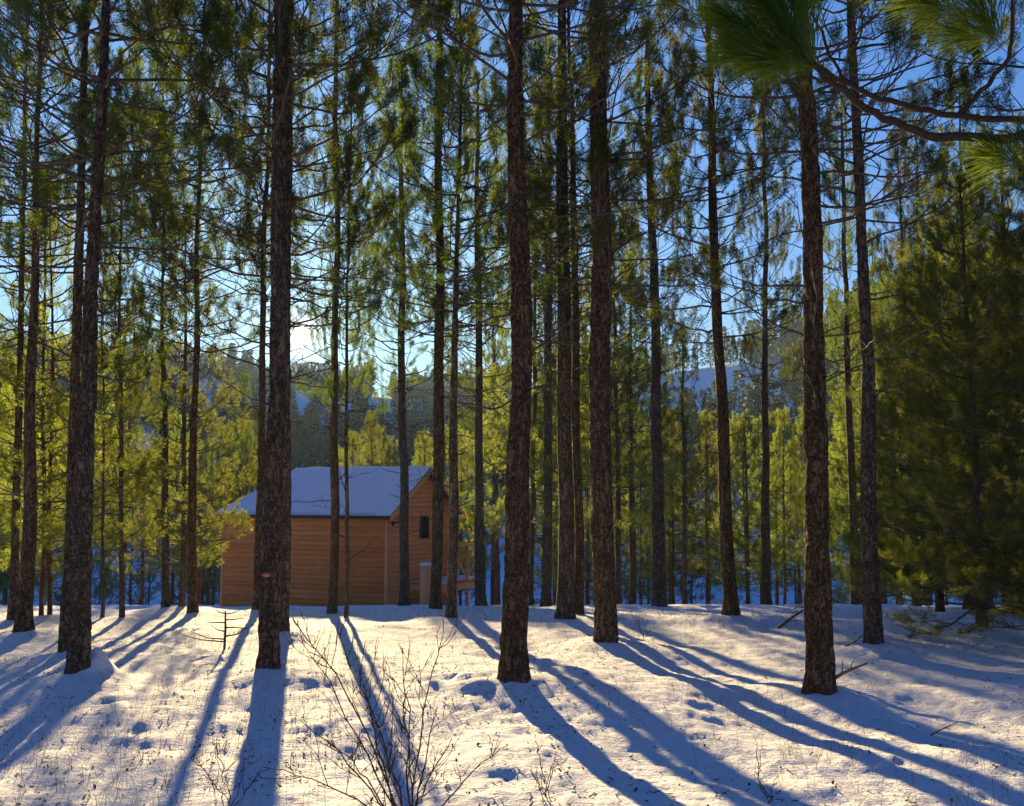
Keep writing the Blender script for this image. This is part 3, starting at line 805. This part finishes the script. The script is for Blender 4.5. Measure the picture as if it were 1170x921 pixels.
# roof: ridge along X; hipped at the far (-X) end
ov = .28; hip = 1.15; sl_ = (zr - ze) / (GW / 2)
def roof(acc, off, ovx, ovy, jit=None, th=.06):
    e = ze - ovy * sl_
    def quadgrid(A, B, C, D, n, m):
        A, B, C, D = map(np.array, (A, B, C, D))
        u = np.linspace(0, 1, n)[:, None, None]; v = np.linspace(0, 1, m)[None, :, None]
        P = (A * (1 - u) + B * u) * (1 - v) + (D * (1 - u) + C * u) * v
        return P
    E1, E2 = (ovx, -ovy, e), (ovx, GW + ovy, e)
    W1, W2 = (-LW - ovy, -ovy, e), (-LW - ovy, GW + ovy, e)
    R1, R2 = (ovx, GW / 2, zr), (-LW + hip, GW / 2, zr)
    for (A, B, C, D, n, m) in [(E1, W1, R2, R1, 60, 24), (W2, E2, R1, R2, 60, 24), (W1, W2, R2, R2, 40, 24)]:
        P = quadgrid(A, B, C, D, n, m)
        top = P.copy(); top[..., 2] += off + th
        if jit:
            bumpy = jit * vnoise(P[..., 0] * 2.2 + 5, P[..., 1] * 2.2, 31) + jit * .6 * vnoise(P[..., 0] * 6, P[..., 1] * 6, 32)
            top[..., 2] += bumpy
            edge = np.ones(P.shape[:2])
            vv = np.linspace(0, 1, m)[None, :]; top[..., 2] -= (th * .55) * np.exp(-vv / .035) * edge
        bot = P.copy(); bot[..., 2] += off
        n_, m_ = P.shape[:2]; idx = np.arange(n_ * m_).reshape(n_, m_)
        q = np.stack([idx[:-1, :-1], idx[1:, :-1], idx[1:, 1:], idx[:-1, 1:]], -1).reshape(-1, 4)
        base = n_ * m_
        allV = np.concatenate([top.reshape(-1, 3), bot.reshape(-1, 3)])
        rim = np.concatenate([idx[:, 0], idx[-1, 1:], idx[::-1, -1][1:], idx[0, ::-1][1:]])
        side = np.array([[rim[k], rim[(k + 1) % len(rim)], rim[(k + 1) % len(rim)] + base, rim[k] + base] for k in range(len(rim) - 1)])
        acc.add(allV, np.concatenate([q, q[:, ::-1] + base, side]))
a = Acc(); roof(a, .0, .22, .15, None, .07); rf = a.build('roof', WOOD_DK, cab)
a = Acc(); roof(a, .074, .23, .18, .026, .05); sn = a.build('snow_cover', SNOWC, rf, smooth=False)
for p in sn.data.polygons: p.use_smooth = True
a = Acc(); e = ze - .16 * sl_
a.box((-LW / 2 + .0, -.168, e - .0), (LW + .40, .03, .09)); a.build('fascia', WOOD_DK, rf)
for s in (-1, 1):
    a = Acc(); y0 = GW / 2 + s * (GW / 2 + .16); ang = math.atan(sl_) * -s
    ln = math.hypot(GW / 2 + .16, zr - e); ax = np.array([[1, 0, 0], [0, math.cos(ang), math.sin(ang)], [0, -math.sin(ang), math.cos(ang)]])
    a.box((.255, (y0 + GW / 2) / 2, (e + zr) / 2 - .02), (.03, ln, .13), ax); a.build('bargeboard', WOOD_T, rf)
# window on the gable
wz0, wz1 = .18 + 1.9, .81 + 1.9
a = Acc(); yc = 2.05; fw = .05
for (yy, zz, sy, sz) in [(yc - .22, (wz0 + wz1) / 2, fw, wz1 - wz0), (yc + .22, (wz0 + wz1) / 2, fw, wz1 - wz0), (yc, wz0, .49, fw), (yc, wz1, .49, fw)]:
    a.box((.05, yy, zz), (.06, sy, sz + (.05 if sy < .1 else 0) * 0), None)
wn = a.build('window', WOOD_DK, cab); a = Acc(); a.box((.045, yc, (wz0 + wz1) / 2), (.012, .39, wz1 - wz0 - .05)); a.build('pane', GLASS, wn)
a = Acc(); a.box((.055, .48, 0.69 + 1.9), (.05, .62, .045)); a.box((.075, .22, 0.69 + 1.9 - .05), (.06, .05, .09)); a.build('bracket', DARK, cab)
# deck on the gable side
dk = Acc(); dz = -1.14 + 1.9
for k in range(9): dk.box((.16 + k * .135, 2.25, dz), (.125, 2.7, .035))
deck = dk.build('deck', WOOD_T, cab)
a = Acc(); a.box((1.33, 2.25, dz - .10), (.05, 2.75, .20)); a.box((.7, .875, dz - .10), (1.2, .05, .20)); a.box((.7, 3.60, dz - .10), (1.2, .05, .20)); a.build('rim_board', WOOD_T, deck)
def post(x, y, z0, z1, w_=.11):
    a = Acc(); a.box((x, y, (z0 + z1) / 2), (w_, w_, z1 - z0)); return a.build('post', WOOD_T, deck)
post(1.28, .05, zb, -.50 + 1.9, .24)
a = Acc()
th = np.linspace(0, 2 * np.pi, 13)[:-1]
for kz, (rr1, zz) in enumerate([(.19, .0), (.21, .04), (.17, .09), (.08, .115)]): pass
rings = [np.stack([1.28 + r_ * np.sign(np.cos(th)) * np.abs(np.cos(th)) ** .6, .05 + r_ * np.sign(np.sin(th)) * np.abs(np.sin(th)) ** .6, np.full(12, 1.40 + zz)], 1) for r_, zz in [(.15, .002), (.165, .04), (.13, .08), (.05, .10)]]
for k in range(3): a.add(np.concatenate([rings[k], rings[k + 1]]), [[q, (q + 1) % 12, 12 + (q + 1) % 12, 12 + q] for q in range(12)])
a.add(rings[3], [list(range(12))]); a.build('post_snow_cap', SNOWC, deck, smooth=True)
for (x, y) in [(1.28, 1.7), (1.28, 2.55), (1.28, 3.55), (.12, 3.56)]: post(x, y, zb, dz + 1.075, .09)
a = Acc(); a.box((1.28, 2.63, dz + 1.10), (.12, 2.0, .045)); a.box((.68, 3.56, dz + 1.101), (1.05, .12, .045)); a.build('handrail', WOOD_T, deck)
a = Acc()
for (y0, y1) in [(1.76, 2.49), (2.61, 3.49)]:
    for s in (-1, 1):
        L = math.hypot(y1 - y0, .75); ang = math.atan2(.75, y1 - y0) * s
        ax = np.array([[1, 0, 0], [0, math.cos(ang), math.sin(ang)], [0, -math.sin(ang), math.cos(ang)]])
        a.box((1.28 + .022 * s, (y0 + y1) / 2, dz + .58), (.03, L, .04), ax)
a.build('cross_brace', WOOD_T, deck)
a = Acc(); P = []
gx, gy = np.meshgrid(np.linspace(.10, 1.32, 14), np.linspace(.95, 3.56, 30), indexing='ij')
gz = dz + .06 + .05 * np.clip(1 - np.abs((gx - .7) / .68) ** 4, 0, 1) + .015 * vnoise(gx * 5, gy * 5, 3) - .03
idx = np.arange(gx.size).reshape(gx.shape)
a.add(np.stack([gx, gy, gz], -1), np.stack([idx[:-1, :-1], idx[1:, :-1], idx[1:, 1:], idx[:-1, 1:]], -1).reshape(-1, 4))
a.build('deck_snow', SNOWC, deck, smooth=True)

# ------------------------------------------------------------------ near pine reaching in from the right
D = 2.5
nroot = empty('pine_tree', (2.9, 2.9, G(2.9, 2.9)))
tag(nroot, 'near pine standing out of frame, its needled bough hanging in at the top right', 'tree', 'pine trees standing on the snow')
t = trunk_mesh([(0, 0, -.4), (0, 0, 0), (.02, 0, 3), (0, 0, 9)], [.19, .18, .15, .05], 40, .05, 401); t.parent = nroot
acc = Acc(); nd = Needles(); rg = np.random.default_rng(8)
o0 = np.array(nroot.location)
def W(px, py, d=D): return np.array(at(px, py, d)) - o0
def bough(pts, r0, r1):
    pts = np.array(pts); n = len(pts); s = np.linspace(0, n - 1, n * 5)
    P = np.stack([np.interp(s, np.arange(n), pts[:, k]) for k in range(3)], 1)
    for _ in range(3): P[1:-1] = (P[:-2] + P[1:-1] * 2 + P[2:]) / 4
    P += rg.normal(size=P.shape) * .0035
    acc.tube(P, np.linspace(r0, r1, len(P)), 7, 0); return P
bough([np.array([0, 0, 3.05]), W(1260, 150, 2.7), W(1170, 156), W(1060, 158), W(1000, 130), W(950, 95), W(925, 70), W(880, 20), W(850, -15)], .016, .004)
bough([np.array([0, 0, 3.0]), W(1260, 128, 2.75), W(1170, 139, 2.62), W(1080, 132, 2.62), W(1000, 112, 2.62), W(945, 84, 2.6), W(905, 50, 2.6), W(885, -10, 2.6)], .012, .004)
bough([W(1095, 133, 2.62), W(1120, 105, 2.6), W(1155, 70, 2.55), W(1160, 20, 2.5), W(1150, -60, 2.5)], .008, .004)
bough([W(1260, 150, 2.7), W(1200, 190, 2.6), W(1165, 195, 2.5)], .008, .004)
bough([W(1000, 112, 2.62), W(960, 90, 2.7), W(930, 20, 2.75), W(925, -60, 2.75)], .006, .003)
for (a_, b_, k_) in [((940, 88), (868, -5), 1500), ((930, 78), (835, 25), 1100), ((930, 85), (850, 62), 900), ((905, 55), (880, -25), 900), ((935, 60), (905, -20), 500), ((1175, 200), (1185, 160), 300), ((1178, 195), (1140, 178), 420), ((1110, 20), (1060, 5), 400), ((1150, 60), (1125, 25), 400), ((1040, -10), (1000, -30), 300), ((1155, 45), (1100, 40), 300),
                     ((1150, 30), (1120, -25), 300), ((1158, 40), (1165, -30), 300), ((1120, 5), (1075, -15), 260), ((1150, -20), (1110, -60), 200)]:
    nd.shoot(W(*a_), W(*b_), k_)
nd.n = [int(q * .62) for q in nd.n]
nd.emit(acc, rg, .15, .0026, 1, (10, 50))
for i in range(10):   # the rest of its crown, above the frame
    live_nd = nd
nd2 = Needles(); cfg = dict(CN); cfg['n'] = 90
for z in np.arange(3.9, 8.6, .5):
    for k in range(3):
        az_ = rg.uniform(-1.2, 2.2); live_branch(acc, nd2, (0, 0, z), az_, R(20), 1.4, .02, rg, cfg)
nd2.emit(acc, rg, .12, .003, 1)
cr = acc.build('crown', [make_plain('rough_dark_twig', (.022, .014, .010), (.075, .048, .034), (90, 90, 90), .95, .006), make_needles('near_pine_needles', (.040, .10, .020), (.12, .19, .035), (.34, .50, .07), .5)], nroot)

# ------------------------------------------------------------------ foreground bare shrub and small plants
def bare_shrub(name, label, cat, base, stems, rg, m, twig_n=9, twig_l=.35, r0=.008, group=None):
    root_z = G(base[0], base[1]); root = empty(name, (base[0], base[1], root_z)); tag(root, label, cat, group)
    o = np.array(root.location)
    for (tx, ty, tz) in stems:
        A = Acc(); B = A
        tip = np.array([tx, ty, tz]) - o; n = 10
        s = np.linspace(0, 1, n + 1)[:, None]
        bend = np.array([tip[0] * .0, 0, .12 * np.linalg.norm(tip)])
        P = tip * s ** 1.05 + bend * (s * (1 - s)) * 2 + np.cumsum(rg.normal(size=(n + 1, 3)) * .010, 0) * (s > 0)
        P[0] = [rg.uniform(-.03, .03), rg.uniform(-.03, .03), -.03]
        A.tube(P, np.linspace(r0, .002, n + 1), 5)
        L = np.linalg.norm(tip)
        for k in range(int(twig_n * L)):
            t = rg.uniform(.2, .98) * n; j = min(n - 1, int(t)); q = P[j] + (P[j + 1] - P[j]) * (t - j)
            ax = unit(P[j + 1] - P[j]); az0 = math.atan2(ax[1], ax[0]); el0 = math.asin(np.clip(ax[2], -1, 1))
            az1 = rg.random() * 6.28; d = unit(ax * .75 + dirv(az1, R(10)) * .8)
            Lt = twig_l * rg.uniform(.3, 1.1) * (1.1 - t / n * .5)
            az2, el2 = math.atan2(d[1], d[0]), math.asin(np.clip(d[2], -1, 1))
            sp, _ = bpath(q, az2, el2, el2 + R(15), Lt, 5, rg, .14); B.tube(sp, np.linspace(.0024, .0010, 6), 3)
            for _ in range(2):
                if rg.random() < .6:
                    c = rg.integers(1, 5); sp2, _ = bpath(sp[c], az2 + R(rg.uniform(-60, 60)), el2 + R(rg.uniform(-20, 40)), el2 + R(30), Lt * .45, 3, rg, .18)
                    B.tube(sp2, [.0022, .0018, .0014, .001], 3)
        A.build('stem', m, root)
    return root
rg = np.random.default_rng(19)
bb = (-.46, 4.55)
st = [tuple(at(px, py, d_ * .87)) for (px, py, d_) in [(332, 700, 4.7), (352, 745, 5.5), (395, 722, 5.6), (420, 760, 5.0), (345, 830, 4.9), (452, 735, 5.9), (497, 742, 5.3), (375, 850, 5.9),
       (500, 800, 5.9), (440, 830, 4.6), (520, 850, 5.6), (560, 845, 5.2), (310, 868, 5.2), (470, 780, 4.8)]]
bare_shrub('bare_shrub', 'leafless twiggy shrub in the foreground, left of the middle, dark thin stems', 'shrub', bb, st, rg, SHRUB, 11, .34, .0048)
for (px, py, tips, lab) in [
    (625, 925, [(606, 850), (636, 872), (655, 858), (614, 878)], 'small leafless weed poking up at the bottom edge, below the thickest pine'),
    (735, 733, [(716, 696), (752, 698), (728, 706), (742, 712)], 'tiny crooked reddish bare bush beside the straight dark pine'),
    (262, 925, [(220, 862), (245, 852), (282, 872), (236, 885), (312, 878)], 'thin bare sprig at the bottom edge, in the thick pine\'s shadow'),
    (878, 925, [(868, 866), (850, 880), (895, 888)], 'faint dry weed at the bottom edge, below the big right-hand pine')]:
    b = on_ground(px, min(py, 960)); tp = [tuple(at(a_, c_, b.y + RN.uniform(-.15, .15))) for a_, c_ in tips]
    bare_shrub('bare_weed', lab, 'weed', (b.x, b.y), tp, rg, SHRUB, 12, .16, .0025, 'small bare weeds in the snow')
# dead sapling with horizontal side twigs
b = on_ground(256, 741); root = empty('dead_sapling', (b.x, b.y, G(b.x, b.y))); tag(root, 'small dead sapling with level side twigs, in the snow before the cabin\'s left end', 'sapling')
A = Acc(); B = Acc(); hh = at(256, 698, b.y).z - root.location.z
A.tube([[0, 0, -.1], [.01, 0, hh * .5], [0, .01, hh]], [.016, .013, .008], 6)
for (z, dx, dy, dzz) in [(.12, -.55, .1, .07), (.16, -.35, -.1, .10), (.2, .3, 0, .14), (.28, -.18, .1, .05), (.34, .25, .1, -.03), (.42, -.20, -.1, .02), (.46, .22, 0, .02), (.55, .14, .1, .03), (.56, -.12, 0, .05), (.22, .12, -.2, .05)]:
    z = z / .6 * hh; B.tube([[0, 0, z], [dx * .5, dy * .5, z + dzz * .2], [dx, dy, z + dzz]], [.008, .006, .003], 4)
A.v += B.v; A.f += [f + A.n for f in B.f]; A.m += B.m; A.build('stem', SHRUB, root)

# fallen broken branches
for (p0, pts, r, lab) in [
    ((945, 790), [(945, 790, 0), (962, 779, .05), (978, 772, .10), (992, 766, .16)], .020, 'broken stout branch lying at the foot of the big right-hand pine'),
    ((960, 755), [(951, 744, .12), (958, 757, .05), (972, 768, .03), (988, 770, .10)], .008, 'thin curved fallen branch beside the big right-hand pine'),
    ((968, 748), [(966, 748, .01), (978, 742, .04), (986, 736, .10)], .011, 'short snapped branch lying between the two right-hand pines'),
    ((1085, 838), [(1062, 846, .0), (1078, 838, .02), (1094, 831, .03)], .006, 'thin stick half sunk in the shaded snow at the lower right'),
    ((640, 690), [(632, 702, .02), (642, 697, .04), (652, 694, .05)], .009, 'short stick at the foot of the paired trunks')]:
    b = on_ground(*p0); root = tag(empty('fallen_branch', (b.x, b.y, G(b.x, b.y))), lab, 'branch', 'fallen branches on the snow')
    P = []
    for (px, py, h) in pts:
        q = at(px, py, b.y); P.append([q.x - b.x, (790 - py) * 0 + RN.uniform(-.03, .03), q.z - root.location.z])
    P = np.array(P); P[:, 2] -= P[0, 2] - .0
    s = np.linspace(0, len(P) - 1, 12); P = np.stack([np.interp(s, np.arange(len(P)), P[:, k]) for k in range(3)], 1)
    A = Acc(); A.tube(P, np.linspace(r, r * .45, 12), 6)
    for k in range(3):
        q = P[4 + 2 * k]; A.tube([q, q + rg.normal(size=3) * .06 + [0, 0, .05]], [r * .4, r * .15], 4)
    A.build('stick', DRY, root)

# broken limb tangle behind the big right pine (drooping twigs)
b = on_ground(905, 715)
root = tag(empty('fallen_branch', (b.x, b.y, G(b.x, b.y))), 'leaning dead bough with drooping twigs left of the big right-hand pine', 'branch', 'fallen branches on the snow')
A = Acc(); L0 = np.array([0, 0, 0])
main = np.array([[-.25, 0, -.03], [.0, .05, .14], [.22, 0, .30], [.36, 0, .42]]); A.tube(main, [.022, .018, .012, .008], 6)
for k in range(14):
    t = rg.uniform(.5, 2.9); j = int(t); q = main[j] + (main[j + 1] - main[j]) * (t - j)
    az_ = rg.random() * 6.28; sp, _ = bpath(q, az_, R(10), R(-60), rg.uniform(.3, .6), 5, rg, .15); A.tube(sp, np.linspace(.007, .002, 6), 3)
A.build('bough', TWIG, root)

# ------------------------------------------------------------------ dry grass and litter on the snow
rg = np.random.default_rng(4); A = Acc()
M = 5200
px = rg.uniform(-40, 1210, M); yy = 4.2 + 14 * rg.random(M) ** 1.2; xx = (px - 585) / F * yy
dens = vnoise(xx * .5, yy * .5, 41) + .35 * (px < 620); keep = dens > rg.uniform(-.3, .9, M)
xx, yy = xx[keep], yy[keep]; zz = ground(xx, yy)
for x, y, z in zip(xx, yy, zz):
    for k in range(rg.integers(1, 3)):
        h = rg.uniform(.03, .15) * (1.7 if rg.random() < .10 else 1); az_ = rg.random() * 6.28; ln = rg.uniform(.1, .9) * h
        p0 = np.array([x + rg.normal() * .02, y + rg.normal() * .02, z - .01]); p1 = p0 + [math.cos(az_) * ln * .35, math.sin(az_) * ln * .35, h * .6]; p2 = p0 + [math.cos(az_) * ln, math.sin(az_) * ln, h]
        A.tube([p0, p1, p2], [.0013, .0011, .0006], 3)
g_ = A.build('dry_grass', STRAW); tag(g_, 'sparse dry grass stalks poking through the snow', 'grass', kind='stuff')
A = Acc(); M = 9000
px = rg.uniform(-60, 1230, M); yy = 4.0 + 15 * rg.random(M) ** 1.3; xx = (px - 585) / F * yy
keep = vnoise(xx * .6 + 7, yy * .6, 43) > rg.uniform(-.8, .7, M); xx, yy = xx[keep], yy[keep]; zz = ground(xx, yy)
n = len(xx); az_ = rg.random(n) * 6.28; ln = rg.uniform(.012, .05, n); wd = rg.uniform(.002, .007, n)
c, s = np.cos(az_), np.sin(az_); tl = rg.uniform(-.2, .6, n) * ln
C = np.stack([xx, yy, zz + .004], 1); U = np.stack([c * ln, s * ln, tl], 1) / 2; Vv = np.stack([-s * wd, c * wd, 0 * wd], 1); T = np.array([0, 0, .004])
V8 = np.stack([C - U - Vv, C + U - Vv, C + U + Vv, C - U + Vv, C + T], 1).reshape(-1, 3)
base_i = (np.arange(n) * 5)[:, None, None]
A.add(V8, (base_i + np.array([[0, 1, 4], [1, 2, 4], [2, 3, 4], [3, 0, 4]])[None]).reshape(-1, 3))
l_ = A.build('needle_litter', make_plain('litter', (.05, .03, .02), (.14, .09, .05), (9, 9, 9))); tag(l_, 'scattered bark and needle bits on the snow', 'litter', kind='stuff')
for m_ in list(bpy.data.meshes):
    pass
tot_ = sum(len(o.data.polygons) for o in bpy.data.objects if o.type == 'MESH'); print('polys incl. copies', tot_, 'objects', len(bpy.data.objects))

# ------------------------------------------------------------------ the air over the valley
A = Acc(); A.box((0, 850, 60), (4200, 5200, 150))
hz = A.build('haze', None or []); me = hz.data
m_ = bpy.data.materials.new('haze_air'); m_.use_nodes = True; nt = m_.node_tree; nt.nodes.clear()
pv = N(nt, 'ShaderNodeVolumePrincipled'); pv.inputs['Color'].default_value = (.50, .74, 1, 1); pv.inputs['Density'].default_value = .00025; pv.inputs['Anisotropy'].default_value = .3
oo = N(nt, 'ShaderNodeOutputMaterial'); nt.links.new(pv.outputs[0], oo.inputs['Volume'])
me.materials.append(m_); tag(hz, 'thin blue air over the valley', 'haze', kind='stuff')
zs = ground(X, Y); print('ground z range', zs.min(), zs.max())
